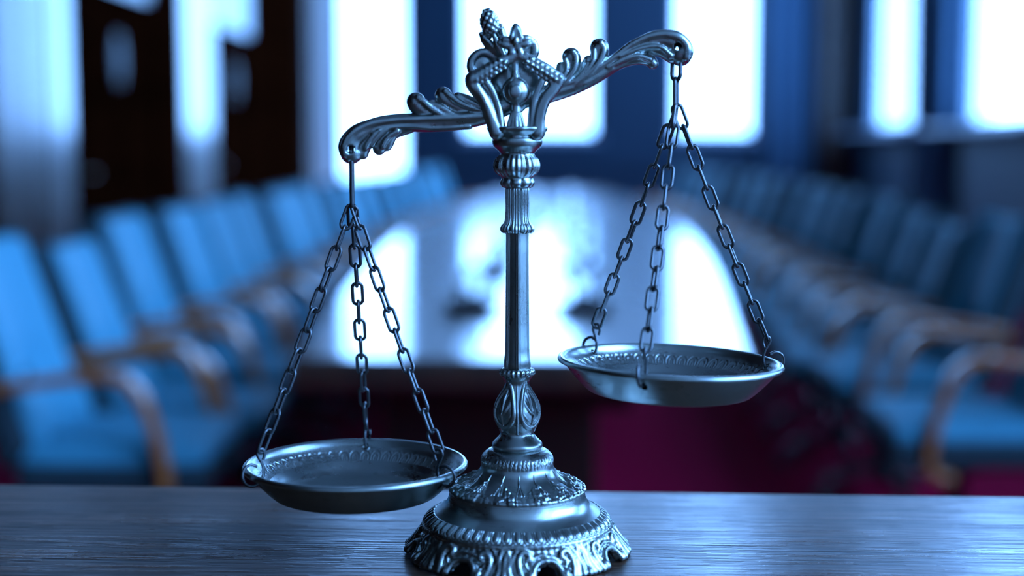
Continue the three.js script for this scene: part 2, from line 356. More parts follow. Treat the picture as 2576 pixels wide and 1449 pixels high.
const rightZ = [3.87, 4.68, 5.25, 5.82, 6.40, 6.98, 7.62, 8.28, 8.94, 9.6, 10.3, 11.0, 11.7, 12.4, 13.1, 13.8];
rightZ.forEach((z, i) => placeChair(1.06 - taper(z) + 0.02 * Math.sin(i * 1.9 + 1), -z, -Math.PI / 2 + 0.06 * Math.sin(i * 2.1), `blue armchair with bentwood arms, ${nth[i]} along the table's right side`, 'armchairs along the right side of the table', [0, 0, -0.06, -0.04][i] || 0));

// ------------------------------------------------------------------ the bench the scale stands on
const DESK_Y = EYE - 0.265;
const bench = tag(group('wooden_bench'), 'dark grained wooden bench top in the foreground under the balance scale', 'desk');
mesh('bench_top', box(3.6, 0.045, 0.86, 0, DESK_Y - 0.0225, -0.64, 0.004), M.desk, bench);
bench.rotation.y = -0.014;
mesh('front_panel', box(3.4, DESK_Y - 0.045, 0.04, 0, (DESK_Y - 0.045) / 2, -0.98, 0.004), M.darkWood, bench);
for (const s of [-1, 1]) mesh('side_panel', box(0.04, DESK_Y - 0.045, 0.68, s * 1.68, (DESK_Y - 0.045) / 2, -0.62, 0.004), M.darkWood, bench);

// ------------------------------------------------------------------ the balance scale
// traced outline units (photograph pixels) turned into metres in the upright plane through the scale's axis
const D = 0.908, DROP = 0.265, AX = 1301;
const depthOf = (py, z) => (D - z) / (Math.cos(PITCH) + (724.5 - py) / F * Math.sin(PITCH));
const K = 0.93 / F;
const X0 = (AX - 1288) / F * depthOf(1385, 0);
function T(px, py, zp = 0) {
  const z = zp * K, t = depthOf(py, z);
  return new THREE.Vector3((px - 1288) / F * t - X0, DROP + t * (-Math.sin(PITCH) + (724.5 - py) / F * Math.cos(PITCH)), z);
}
const R = (r, py) => r * depthOf(py, 0) / F;
const scale = tag(group('balance_scale'), 'ornate silvery metal balance scale with two hanging pans on the bench', 'scale');
scale.rotation.y = YAW;
scale.position.set(-Math.sin(YAW) * D + Math.cos(YAW) * X0, DESK_Y, -Math.cos(YAW) * D - Math.sin(YAW) * X0);

// --- surfaces of revolution with cast relief
function lathe(prof, nT, steps, relief, cut) {                    // prof: [[r, y]...] metres; relief(theta, arc01, y, r) -> metres along the normal
  const c = new THREE.CatmullRomCurve3(prof.map(([r, y]) => new THREE.Vector3(r, y, 0)), false, 'centripetal').getSpacedPoints(steps);
  const W = nT + 1, P = new Float32Array(W * (steps + 1) * 3), N = new Float32Array(P.length), UV = new Float32Array(W * (steps + 1) * 2);
  for (let j = 0; j <= steps; j++) {
    const a = c[Math.max(0, j - 1)], b = c[Math.min(steps, j + 1)], tx = b.x - a.x, ty = b.y - a.y, L = Math.hypot(tx, ty) || 1;
    const nx = -ty / L, ny = tx / L;
    for (let i = 0; i <= nT; i++) {
      const th = i % nT / nT * Math.PI * 2, d = relief ? relief(th, j / steps, c[j].y, c[j].x) : 0, r = Math.max(0, c[j].x + nx * d), o = (j * W + i) * 3;
      P[o] = Math.sin(th) * r; P[o + 1] = c[j].y + ny * d; P[o + 2] = Math.cos(th) * r;
      UV[(j * W + i) * 2] = i / nT * 0.4; UV[(j * W + i) * 2 + 1] = j / steps * 0.4;
    }
  }
  const at = (i, j) => { i = (i + nT) % nT; j = clamp(j, 0, steps); const o = (j * W + i) * 3; return [P[o], P[o + 1], P[o + 2]]; };
  for (let j = 0; j <= steps; j++) for (let i = 0; i <= nT; i++) {
    const ii = i % nT, a = at(ii - 1, j), b = at(ii + 1, j), e = at(ii, j - 1), f = at(ii, j + 1);
    const u = [b[0] - a[0], b[1] - a[1], b[2] - a[2]], v = [f[0] - e[0], f[1] - e[1], f[2] - e[2]];
    let n = [v[1] * u[2] - v[2] * u[1], v[2] * u[0] - v[0] * u[2], v[0] * u[1] - v[1] * u[0]]; const L = Math.hypot(...n);
    n = L > 1e-14 ? n.map(q => q / L) : [0, 1, 0];
    N.set(n, (j * W + i) * 3);
  }
  const idx = [];
  for (let j = 0; j < steps; j++) for (let i = 0; i < nT; i++) {
    const a = j * W + i;
    if (cut) { const o = a * 3; if (cut(P[o], P[o + 1], P[o + 2])) continue; }
    idx.push(a, a + W, a + 1, a + 1, a + W, a + W + 1);
  }
  const g = new THREE.BufferGeometry();
  g.setAttribute('position', new THREE.BufferAttribute(P, 3)); g.setAttribute('normal', new THREE.BufferAttribute(N, 3)); g.setAttribute('uv', new THREE.BufferAttribute(UV, 2));
  g.setIndex(idx);
  // point the faces outwards along the normals
  return g;
}
const yOf = py => T(AX, py).y;
const prof = list => list.map(([py, r]) => [R(r, py), yOf(py)]);          // from the top down
const pyOf = y => { let a = 0, b = 1500; for (let i = 0; i < 22; i++) { const m = (a + b) / 2; yOf(m) > y ? a = m : b = m; } return a; };
const PY = (() => { const n = 3000, lo = -0.01, hi = 0.40, t = new Float32Array(n + 1); for (let i = 0; i <= n; i++) t[i] = pyOf(lo + (hi - lo) * i / n); return y => t[clamp(Math.round((y - lo) / (hi - lo) * n), 0, n)]; })();
const bump = (x, w) => { const t = 1 - (x / w) * (x / w); return t > 0 ? t : 0; };
const wrap = x => x - Math.round(x);

// bell base
{
  const p = prof([[1126, 10], [1127, 58], [1130, 72], [1137, 82], [1146, 88], [1156, 90], [1166, 90.5], [1176, 93], [1188, 101], [1199, 114], [1208, 131], [1216, 148], [1222, 161], [1228, 168], [1235, 170], [1241, 171], [1252, 174], [1264, 181], [1274, 192], [1283, 207], [1290, 220], [1297, 230], [1304, 235], [1310, 236], [1314, 232], [1317, 229], [1321, 231]]);
  const g = lathe(p, 1080, 250, (th, s, y, r) => {
    const py = PY(y); let d = 0;
    if (py > 1140 && py < 1168) { const m = bump(py - 1153, 14); d += m * (1.6 * Math.abs(Math.sin(th * 27 + (py - 1153) * 0.05)) + 1.6 * vnoise(th * 30, py / 4) - 0.6); }
    if (py > 1172 && py < 1234) {                                           // stems and the wreath of flowers
      const n = 16, q = wrap(th / (2 * Math.PI) * n - 0.13), arc = q / n * 2 * Math.PI * r / K;
      if (py < 1216) { const w = 1.2 + 1.6 * sstep(1178, 1205, py); d += 2.6 * bump(arc - 2 * Math.sin(py * 0.12), w) * sstep(1174, 1184, py); if (py > 1194) d += 2.2 * bump(Math.abs(arc) - (py - 1194) * 0.42, 1.8); }
      const edge = 1209 - 9 * Math.exp(-arc * arc / 220) + 7 * Math.sin(th * 11 + 1) ;
      const m = sstep(edge, edge + 5, py) * (1 - sstep(1228, 1234, py)) * (0.35 + 0.65 * sstep(0.2, 0.5, vnoise(th * 9 + 4, py / 30)));
      if (m > 0) {
        const cs = 12.5, uu = th * 150 / cs, nn = Math.round(2 * Math.PI * 150 / cs), vv = (r / K) / cs; let best = 9, h = 0;
        for (let a = -1; a <= 1; a++) for (let b = -1; b <= 1; b++) { const cx = Math.floor(uu) + a, cy = Math.floor(vv) + b, kx = ((cx % nn) + nn) % nn; const dx = cx + 0.2 + 0.6 * hash(kx, cy) - uu, dy = cy + 0.2 + 0.6 * hash(kx + 91, cy + 7) - vv, dd = dx * dx + dy * dy; if (dd < best) { best = dd; h = hash(kx + 5, cy + 33); } }
        d += m * (1.0 + (3.0 + 3.2 * h) * sstep(0, 0.9, 1 - best * 1.4));
      }
    }
    if (py > 1282 && py < 1312) {                                           // egg and dart
      const n = 54, u = wrap(th / (2 * Math.PI) * n), v = (py - 1284) / 26, e = (u / 0.40) ** 2 + ((v - 0.25) / 0.62) ** 2;
      if (v > 0 && v < 1.05) d += (e < 0.55 ? 3.4 * Math.sqrt(1 - e / 0.55) : 0) + (e > 0.62 && e < 1.35 ? 2.6 * bump(e - 1, 0.36) : 0) + 2.6 * bump(Math.hypot((Math.abs(u) - 0.5) * 15, (v - 0.86) * 22), 4.0) - 1.0 * sstep(0, 0.15, v);
    }
    return d * K;
  });
  mesh('bell_base', g, M.metal, scale);
}
// column: capital, shaft, knop
const lat = (name, list, nT, steps, relief) => mesh(name, lathe(prof(list), nT, steps, (th, s, y, r) => relief ? relief(th, PY(y), r) * K : 0), M.metal, scale);
lat('capital', [[317, 0], [318, 40], [320, 60], [319, 72], [322, 75.5], [328, 74], [336, 67], [342, 58], [345, 56], [347, 60], [352, 63], [360, 63], [368, 60], [376, 52], [383, 45], [388, 43], [394, 46], [402, 52], [412, 55], [424, 55], [434, 50], [442, 43], [447, 39], [452, 38], [460, 39], [468, 36], [473, 30], [474, 12]], 420, 260, (th, py) => {
  let d = 0;
  if (py > 388 && py < 446) { const m = bump(py - 416, 30), q = wrap(th / (2 * Math.PI) * 5 + 0.18); d += m * (9 * Math.sqrt(bump(q, 0.47)) - 5.5 + (Math.abs(q) < 0.40 ? 1.7 * Math.cos(q * 2 * Math.PI * 5) * (0.5 + 0.5 * bump(q, 0.42)) : 0)); }
  if (py > 446 && py < 474) { const m = bump(py - 460, 13), q = wrap(th / (2 * Math.PI) * 8 + 0.1); d += m * (8 * Math.sqrt(bump(q, 0.48)) - 3.5) ; }
  if (py < 342) d += 1.2 * Math.sin(th * 12) * bump(py - 328, 12);
  return d;
});
lat('column', [[468, 12], [469, 27], [480, 28], [520, 27.5], [545, 28.5], [556, 30], [565, 33], [572, 36], [578, 37], [582, 34], [585, 30], [590, 29], [640, 29.2], [720, 29.8], [800, 30.5], [880, 31.4], [928, 32], [929, 12]], 360, 420, (th, py) => {
  const q = wrap(th / (2 * Math.PI) * 8 + 0.12), w = wrap(th / (2 * Math.PI) * 6 - 0.08); let d = 0;
  if (py > 586) d += 2.2 * bump(w, 0.10) - 2.6 * Math.sqrt(bump(Math.abs(w) - 0.5, 0.34));
  else { const m = sstep(470, 478, py) * (1 - sstep(582, 587, py)); d += m * (2.4 * bump(q, 0.09) + 2.2 * bump(Math.abs(q) - 0.27, 0.10) - 3 * bump(Math.abs(q) - 0.5, 0.15)); d += (8 * Math.sqrt(bump(q, 0.49)) - 4) * bump(py - 575, 13); }
  return d;
});
lat('knop', [[924, 12], [925, 34], [928, 40], [933, 44], [939, 44], [945, 40], [954, 34], [964, 31], [974, 33], [988, 40], [1005, 49], [1022, 55.5], [1036, 57.5], [1050, 56], [1064, 51], [1076, 45], [1084, 42], [1090, 42.5], [1098, 48], [1106, 56], [1112, 61.5], [1118, 63.5], [1124, 62.5], [1129, 58], [1132, 40], [1132, 12]], 420, 300, (th, py) => {
  let d = 0;
  if (py < 948) d += 1.6 * bump(py - 936, 10) * Math.cos(th * 22);
  if (py > 950 && py < 1086) {
    const q = wrap(th / (2 * Math.PI) * 4 + 0.5), u = q / 0.46, v = (py - 1030) / (py < 1030 ? 74 : 46), e = Math.sqrt(u * u + v * v);
    d += 3.4 * bump(e - 0.86, 0.16) + 2.6 * bump(Math.abs(u) - 1.087, 0.09) * sstep(960, 985, py);
    if (e < 0.74) d += -2.6 + 2.8 * Math.max(0, Math.sin((v * 2.4 + Math.abs(u) * 2.2) * 4.2)) * bump(e, 0.74) + 3 * bump(u, 0.10);
  }
  return d;
});

// --- cast ornament: distance fields meshed with surface nets
function sculpt(ops, cell, deck = null) {
  const lo = [1e9, 1e9, 1e9], hi = [-1e9, -1e9, -1e9];
  for (const o of ops) if (!o.sub) for (let k = 0; k < 3; k++) { lo[k] = Math.min(lo[k], o.lo[k]); hi[k] = Math.max(hi[k], o.hi[k]); }
  for (let k = 0; k < 3; k++) { lo[k] -= 4 * cell; hi[k] += 4 * cell; }
  const n = [0, 1, 2].map(k => Math.ceil((hi[k] - lo[k]) / cell) + 1), [nx, ny, nz] = n, field = new Float32Array(nx * ny * nz).fill(0.02);
  for (const o of ops) {
    const k = o.k, mg = k + 3 * cell, a = [0, 1, 2].map(q => clamp(Math.floor((o.lo[q] - mg - lo[q]) / cell), 0, n[q] - 1)), b = [0, 1, 2].map(q => clamp(Math.ceil((o.hi[q] + mg - lo[q]) / cell), 0, n[q] - 1));
    const w = [0, 1, 2].map(q => b[q] - a[q] + 1), tmp = new Float32Array(w[0] * w[1] * w[2]).fill(0.02);
    const each = (l, h, fn) => {
      const c = [0, 1, 2].map(q => clamp(Math.floor((l[q] - mg - lo[q]) / cell), a[q], b[q])), e = [0, 1, 2].map(q => clamp(Math.ceil((h[q] + mg - lo[q]) / cell), a[q], b[q]));
      for (let z = c[2]; z <= e[2]; z++) for (let y = c[1]; y <= e[1]; y++) { let t = ((z - a[2]) * w[1] + (y - a[1])) * w[0] - a[0]; const Y = lo[1] + y * cell, Z = lo[2] + z * cell; for (let x = c[0]; x <= e[0]; x++) { const d = fn(lo[0] + x * cell, Y, Z); if (d < tmp[t + x]) tmp[t + x] = d; } }
    };
    if (o.segs) for (const [ax, ay, az, ra, bx, by, bz, rb] of o.segs) {
      const dx = bx - ax, dy = by - ay, dz = bz - az, L = dx * dx + dy * dy + dz * dz || 1e-12, r = Math.max(ra, rb);
      each([Math.min(ax, bx) - r, Math.min(ay, by) - r, Math.min(az, bz) - r], [Math.max(ax, bx) + r, Math.max(ay, by) + r, Math.max(az, bz) + r], (x, y, z) => {
        let t = ((x - ax) * dx + (y - ay) * dy + (z - az) * dz) / L; t = t < 0 ? 0 : t > 1 ? 1 : t;
        const ex = x - ax - dx * t, ey = y - ay - dy * t, ez = z - az - dz * t; return Math.sqrt(ex * ex + ey * ey + ez * ez) - ra - (rb - ra) * t;
      });
    } else each(o.lo, o.hi, o.dist);
    for (let z = a[2]; z <= b[2]; z++) for (let y = a[1]; y <= b[1]; y++) for (let x = a[0]; x <= b[0]; x++) {
      const d = tmp[((z - a[2]) * w[1] + (y - a[1])) * w[0] + x - a[0]], i = (z * ny + y) * nx + x, f = field[i];
      if (o.sub) { field[i] = Math.max(f, -d); continue; }
      const h = Math.max(k - Math.abs(d - f), 0) / k; field[i] = Math.min(d, f) - h * h * k * 0.25;
    }
  }
  const id = new Int32Array(nx * ny * nz).fill(-1), pos = [], idx = [], uv = [];
  const S = [1, nx, nx * ny];
  for (let z = 0; z < nz - 1; z++) for (let y = 0; y < ny - 1; y++) for (let x = 0; x < nx - 1; x++) {
    const i = (z * ny + y) * nx + x; let m = 0; const v = [];
    for (let c = 0; c < 8; c++) { const q = field[i + (c & 1) + (c & 2 ? nx : 0) + (c & 4 ? nx * ny : 0)]; v.push(q); if (q < 0) m |= 1 << c; }
    if (m === 0 || m === 255) continue;
    let sx = 0, sy = 0, sz = 0, cnt = 0;
    for (let c = 0; c < 8; c++) for (const e of [1, 2, 4]) if (!(c & e)) { const p = v[c], q = v[c | e]; if ((p < 0) !== (q < 0)) { const t = p / (p - q); sx += (c & 1) + (e === 1 ? t : 0); sy += (c >> 1 & 1) + (e === 2 ? t : 0); sz += (c >> 2 & 1) + (e === 4 ? t : 0); cnt++; } }
    id[i] = pos.length / 3;
    const px = lo[0] + (x + sx / cnt) * cell, py = lo[1] + (y + sy / cnt) * cell, pz = lo[2] + (z + sz / cnt) * cell;
    pos.push(px, py, pz); uv.push(px * 2 + pz, py * 2 + pz * 0.6);
  }
  for (let z = 1; z < nz - 1; z++) for (let y = 1; y < ny - 1; y++) for (let x = 1; x < nx - 1; x++) {
    const i = (z * ny + y) * nx + x, f = field[i] < 0;
    for (let e = 0; e < 3; e++) {
      if (f === field[i + S[e]] < 0) continue;
      const u = S[(e + 1) % 3], v = S[(e + 2) % 3], a = id[i - u - v], b = id[i - v], c = id[i], d = id[i - u];
      if (a < 0 || b < 0 || c < 0 || d < 0) continue;
      f ? idx.push(a, b, c, a, c, d) : idx.push(a, c, b, a, d, c);
    }
  }
  const g = new THREE.BufferGeometry();
  g.setAttribute('position', new THREE.Float32BufferAttribute(pos, 3)); g.setAttribute('uv', new THREE.Float32BufferAttribute(uv, 2));
  g.setIndex(idx); g.computeVertexNormals();
  return g;
}
function strandOf(pts, rs, k) {                                  // pts: Vector3 list, rs: radii
  const c = new THREE.CatmullRomCurve3(pts, false, 'centripetal'), n = Math.max(6, Math.ceil(c.getLength() / 0.0022)), segs = []; let prev = null;
  const lo = [1e9, 1e9, 1e9], hi = [-1e9, -1e9, -1e9];
  for (let i = 0; i <= n; i++) {
    const t = i / n, p = c.getPoint(t), q = t * (rs.length - 1), a = Math.min(rs.length - 2, Math.floor(q)), f = q - a, r = lerp(rs[a], rs[a + 1], f * f * (3 - 2 * f));
    [p.x, p.y, p.z].forEach((v, e) => { lo[e] = Math.min(lo[e], v - r); hi[e] = Math.max(hi[e], v + r); });
    if (prev) segs.push([...prev, p.x, p.y, p.z, r]);
    prev = [p.x, p.y, p.z, r];
  }
  return { segs, lo, hi, k };
}
// traced strand: [px, py, radius px, z px]
const strand = (list, k = 3, dz = 0) => strandOf(list.map(([x, y, , z = 0]) => T(x, y, z + dz)), list.map(([, y, r]) => R(r, y)), k * K);
function ell(x, y, z, rx, ry, rz, rot = 0, k = 3) {
  const c = T(x, y, z), r = [rx, ry, rz].map(v => R(v, y)), m = Math.max(...r), co = Math.cos(rot), si = Math.sin(rot);
  return { lo: [c.x - m, c.y - m, c.z - m], hi: [c.x + m, c.y + m, c.z + m], k: k * K, dist: (X, Y, Z) => {
    const dx = X - c.x, dy = Y - c.y, a = (dx * co + dy * si) / r[0], b = (-dx * si + dy * co) / r[1], e = (Z - c.z) / r[2], k0 = Math.hypot(a, b, e), k1 = Math.hypot(a / r[0], b / r[1], e / r[2]);
    return k1 > 1e-9 ? k0 * (k0 - 1) / k1 : -Math.min(...r);
  } };
}
const hole = (x, y, r) => { const c = T(x, y), q = R(r, y); return { sub: true, k: 0.0001, lo: [c.x - q, c.y - q, -0.05], hi: [c.x + q, c.y + q, 0.05], dist: (X, Y) => Math.hypot(X - c.x, Y - c.y) - q }; };

// the tilted beam with its leaf scrolls
{
  const ops = [];
  const add = (list, k, dz) => ops.push(strand(list, k, dz));
  const both = (list, k) => { add(list, k); add(list.map(([x, y, r, z = 0]) => [x, y, r, -z]), k); };   // front and back faces alike
  // left arm
  add([[1300, 250, 25.5], [1230, 284, 25.5], [1150, 302, 25.5], [1070, 309, 23.5], [1000, 308, 21.5], [940, 320, 22.5], [897, 343, 27.5], [881, 368, 30.5], [884, 384, 28.5]], 4);
  both([[1215, 292, 10.5, 16], [1140, 296, 10.5, 18], [1060, 299, 9.5, 17], [990, 302, 9.5, 16], [930, 312, 9.5, 18], [888, 334, 10.5, 21], [868, 362, 10.5, 22], [868, 388, 9.5, 21]], 2.5);
  both([[1180, 318, 8.5, 14], [1090, 322, 7.5, 15], [1030, 318, 7.5, 15], [975, 322, 7.5, 15], [940, 335, 7.5, 17]], 2.5);
  add([[960, 322, 16.5], [935, 345, 16.5], [918, 368, 16.5], [912, 386, 15.5]], 3); both([[955, 328, 6.5, 18.5], [932, 350, 6.5, 19.5], [919, 372, 7.5, 17.5]], 2);
  both([[972, 326, 6.5, 17.5], [948, 348, 6.5, 17.5], [934, 368, 6.5, 15.5]], 2);
  add([[1030, 322, 14.5], [992, 334, 15.5], [968, 352, 16.5], [954, 374, 16.5]], 3); both([[1000, 330, 6.5, 17.5], [975, 346, 6.5, 18.5], [962, 368, 7.5, 17.5]], 2);
  add([[985, 345, 12.5], [978, 360, 13.5], [974, 368, 12.5]], 3);
  add([[1180, 308, 13.5], [1120, 300, 16.5], [1080, 285, 19.5], [1052, 266, 22.5], [1047, 256, 23.5]], 3);
  both([[1185, 304, 6.5, 16.5], [1125, 293, 7.5, 19.5], [1090, 276, 8.5, 20.5], [1066, 256, 8.5, 19.5], [1052, 246, 8.5, 17.5]], 2);
  both([[1190, 300, 6.5, 16.5], [1140, 287, 7.5, 18.5], [1108, 270, 8.5, 18.5], [1086, 262, 8.5, 14.5]], 2);
  add([[1195, 298, 12.5], [1145, 285, 13.5], [1108, 268, 14.5], [1086, 264, 12.5]], 3);
  add([[1235, 288, 13.5], [1185, 280, 16.5], [1150, 268, 19.5], [1122, 250, 21.5], [1115, 240, 21.5]], 3);
  both([[1235, 282, 6.5, 16.5], [1190, 272, 7.5, 19.5], [1157, 258, 8.5, 20.5], [1132, 240, 8.5, 18.5], [1120, 230, 7.5, 16.5]], 2);
  both([[1235, 272, 6.5, 16.5], [1205, 264, 7.5, 18.5], [1175, 252, 7.5, 18.5], [1154, 242, 7.5, 14.5]], 2);
  add([[1240, 275, 13.5], [1205, 266, 14.5], [1172, 252, 14.5], [1152, 243, 11.5]], 3);
  // right arm
  add([[1300, 250, 25.5], [1370, 238, 23.5], [1430, 222, 21.5], [1490, 196, 19.5], [1550, 158, 18.5], [1605, 118, 20.5], [1655, 100, 24.5], [1697, 108, 29.5], [1714, 128, 30.5], [1712, 138, 28.5]], 4);
  both([[1400, 222, 8.5, 14], [1480, 188, 8.5, 15], [1545, 144, 8.5, 15], [1600, 106, 9.5, 16], [1655, 87, 10.5, 19], [1702, 92, 11.5, 22], [1727, 116, 11.5, 23], [1727, 144, 11.5, 21]], 2.5);
  both([[1400, 232, 7.5, 14], [1480, 206, 6.5, 14], [1540, 172, 6.5, 14]], 2.5);
  both([[1560, 142, 6.5, 18.5], [1610, 122, 6.5, 19.5], [1660, 118, 6.5, 21.5], [1688, 140, 7.5, 20.5]], 2);
  add([[1640, 118, 18.5], [1668, 128, 18.5], [1690, 144, 16.5]], 3);
  add([[1520, 180, 12.5], [1565, 158, 13.5], [1605, 148, 14.5], [1634, 152, 15.5], [1642, 160, 14.5]], 2.5); both([[1530, 170, 6.5, 16.5], [1570, 150, 6.5, 17.5], [1605, 141, 6.5, 17.5], [1636, 150, 6.5, 16.5]], 2);
  add([[1395, 232, 12.5], [1420, 206, 16.5], [1436, 178, 19.5], [1440, 152, 22.5], [1437, 143, 23.5]], 3);
  both([[1405, 222, 6.5, 16.5], [1428, 196, 7.5, 19.5], [1446, 168, 8.5, 19.5], [1448, 142, 8.5, 18.5], [1440, 130, 7.5, 17.5]], 2);
  both([[1398, 218, 6.5, 16.5], [1418, 192, 6.5, 18.5], [1426, 168, 6.5, 18.5], [1422, 150, 6.5, 17.5]], 2);
  add([[1392, 225, 12.5], [1403, 200, 13.5], [1411, 178, 13.5], [1411, 167, 11.5]], 3);
  add([[1440, 220, 12.5], [1472, 196, 16.5], [1497, 166, 19.5], [1509, 134, 22.5], [1508, 120, 23.5]], 3);
  both([[1448, 212, 6.5, 16.5], [1482, 184, 7.5, 19.5], [1508, 152, 8.5, 19.5], [1519, 124, 8.5, 18.5], [1511, 108, 7.5, 17.5]], 2);
  both([[1446, 206, 6.5, 16.5], [1474, 180, 6.5, 18.5], [1492, 150, 6.5, 18.5], [1494, 126, 6.5, 17.5]], 2);
  add([[1435, 214, 12.5], [1460, 190, 13.5], [1476, 165, 14.5], [1480, 152, 12.5]], 3); both([[1440, 208, 5.5, 16.5], [1464, 184, 6.5, 17.5], [1478, 160, 6.5, 16.5]], 2);
  // hub, side volutes and the stem of the finial
  add([[1300, 262, 24], [1293, 230, 24], [1280, 185, 20], [1268, 150, 17], [1258, 118, 14]], 5);
  add([[1262, 168, 9], [1240, 142, 10], [1212, 132, 11], [1190, 148, 12], [1186, 172, 12], [1202, 190, 11], [1224, 184, 9], [1228, 166, 8], [1214, 160, 8]], 2);
  ops.push(ell(1297, 196, 0, 64, 62, 18, 0.3, 4));
  ops.push(ell(1212, 162, 0, 24, 24, 7, 0, 2));
  add([[1282, 150, 9], [1300, 108, 10], [1322, 98, 11], [1342, 112, 12], [1344, 136, 12], [1328, 152, 10], [1308, 146, 9], [1306, 130, 8], [1318, 124, 8]], 2);
  ops.push(ell(1320, 126, 0, 22, 22, 7, 0, 2));
  // leaves clasping the pine cone
  add([[1262, 150, 10], [1240, 124, 14], [1222, 102, 12], [1211, 86, 7]], 2.5); both([[1255, 138, 4, 9], [1235, 112, 5, 12], [1216, 92, 5, 7]], 2);
  add([[1272, 140, 9], [1268, 112, 13], [1264, 84, 10], [1260, 64, 6]], 2.5); both([[1268, 125, 4, 10], [1266, 98, 5, 12], [1262, 72, 4, 8]], 2);
  add([[1266, 140, 9, 16], [1252, 112, 10, 19], [1242, 88, 5, 18]], 2.5); add([[1266, 140, 9, -16], [1252, 112, 10, -19], [1242, 88, 5, -18]], 2.5);
  ops.push(hole(884, 376, 10)); ops.push(hole(1702, 118, 10));
  const beam = mesh('beam', sculpt(ops, 0.00075), M.metal, scale);
  // pine cone finial: overlapping bosses on an egg
  const cone = [ell(1233, 60, 0, 20, 34, 20, 0.27, 2)];
  const ax = new THREE.Vector2(-Math.sin(0.27), -Math.cos(0.27)), pr = new THREE.Vector2(Math.cos(0.27), -Math.sin(0.27));
  for (let row = 0; row < 8; row++) { const h = -30 + row * 9, rr = 19.5 * Math.sqrt(Math.max(0, 1 - (h / 35) ** 2)), m = Math.max(1, Math.round(rr * 0.42)); for (let i = 0; i < m; i++) { const a = (i + (row % 2) * 0.5) / m * Math.PI * 2; const x = 1233 + ax.x * h + pr.x * rr * Math.sin(a), y = 60 + ax.y * h + pr.y * rr * Math.sin(a); cone.push(ell(x, y, rr * Math.cos(a), 6.6, 7.4, 6.4, 0.27, 2.5)); } }
  mesh('pine_cone_finial', sculpt(cone, 0.00055), M.metal, beam);
}
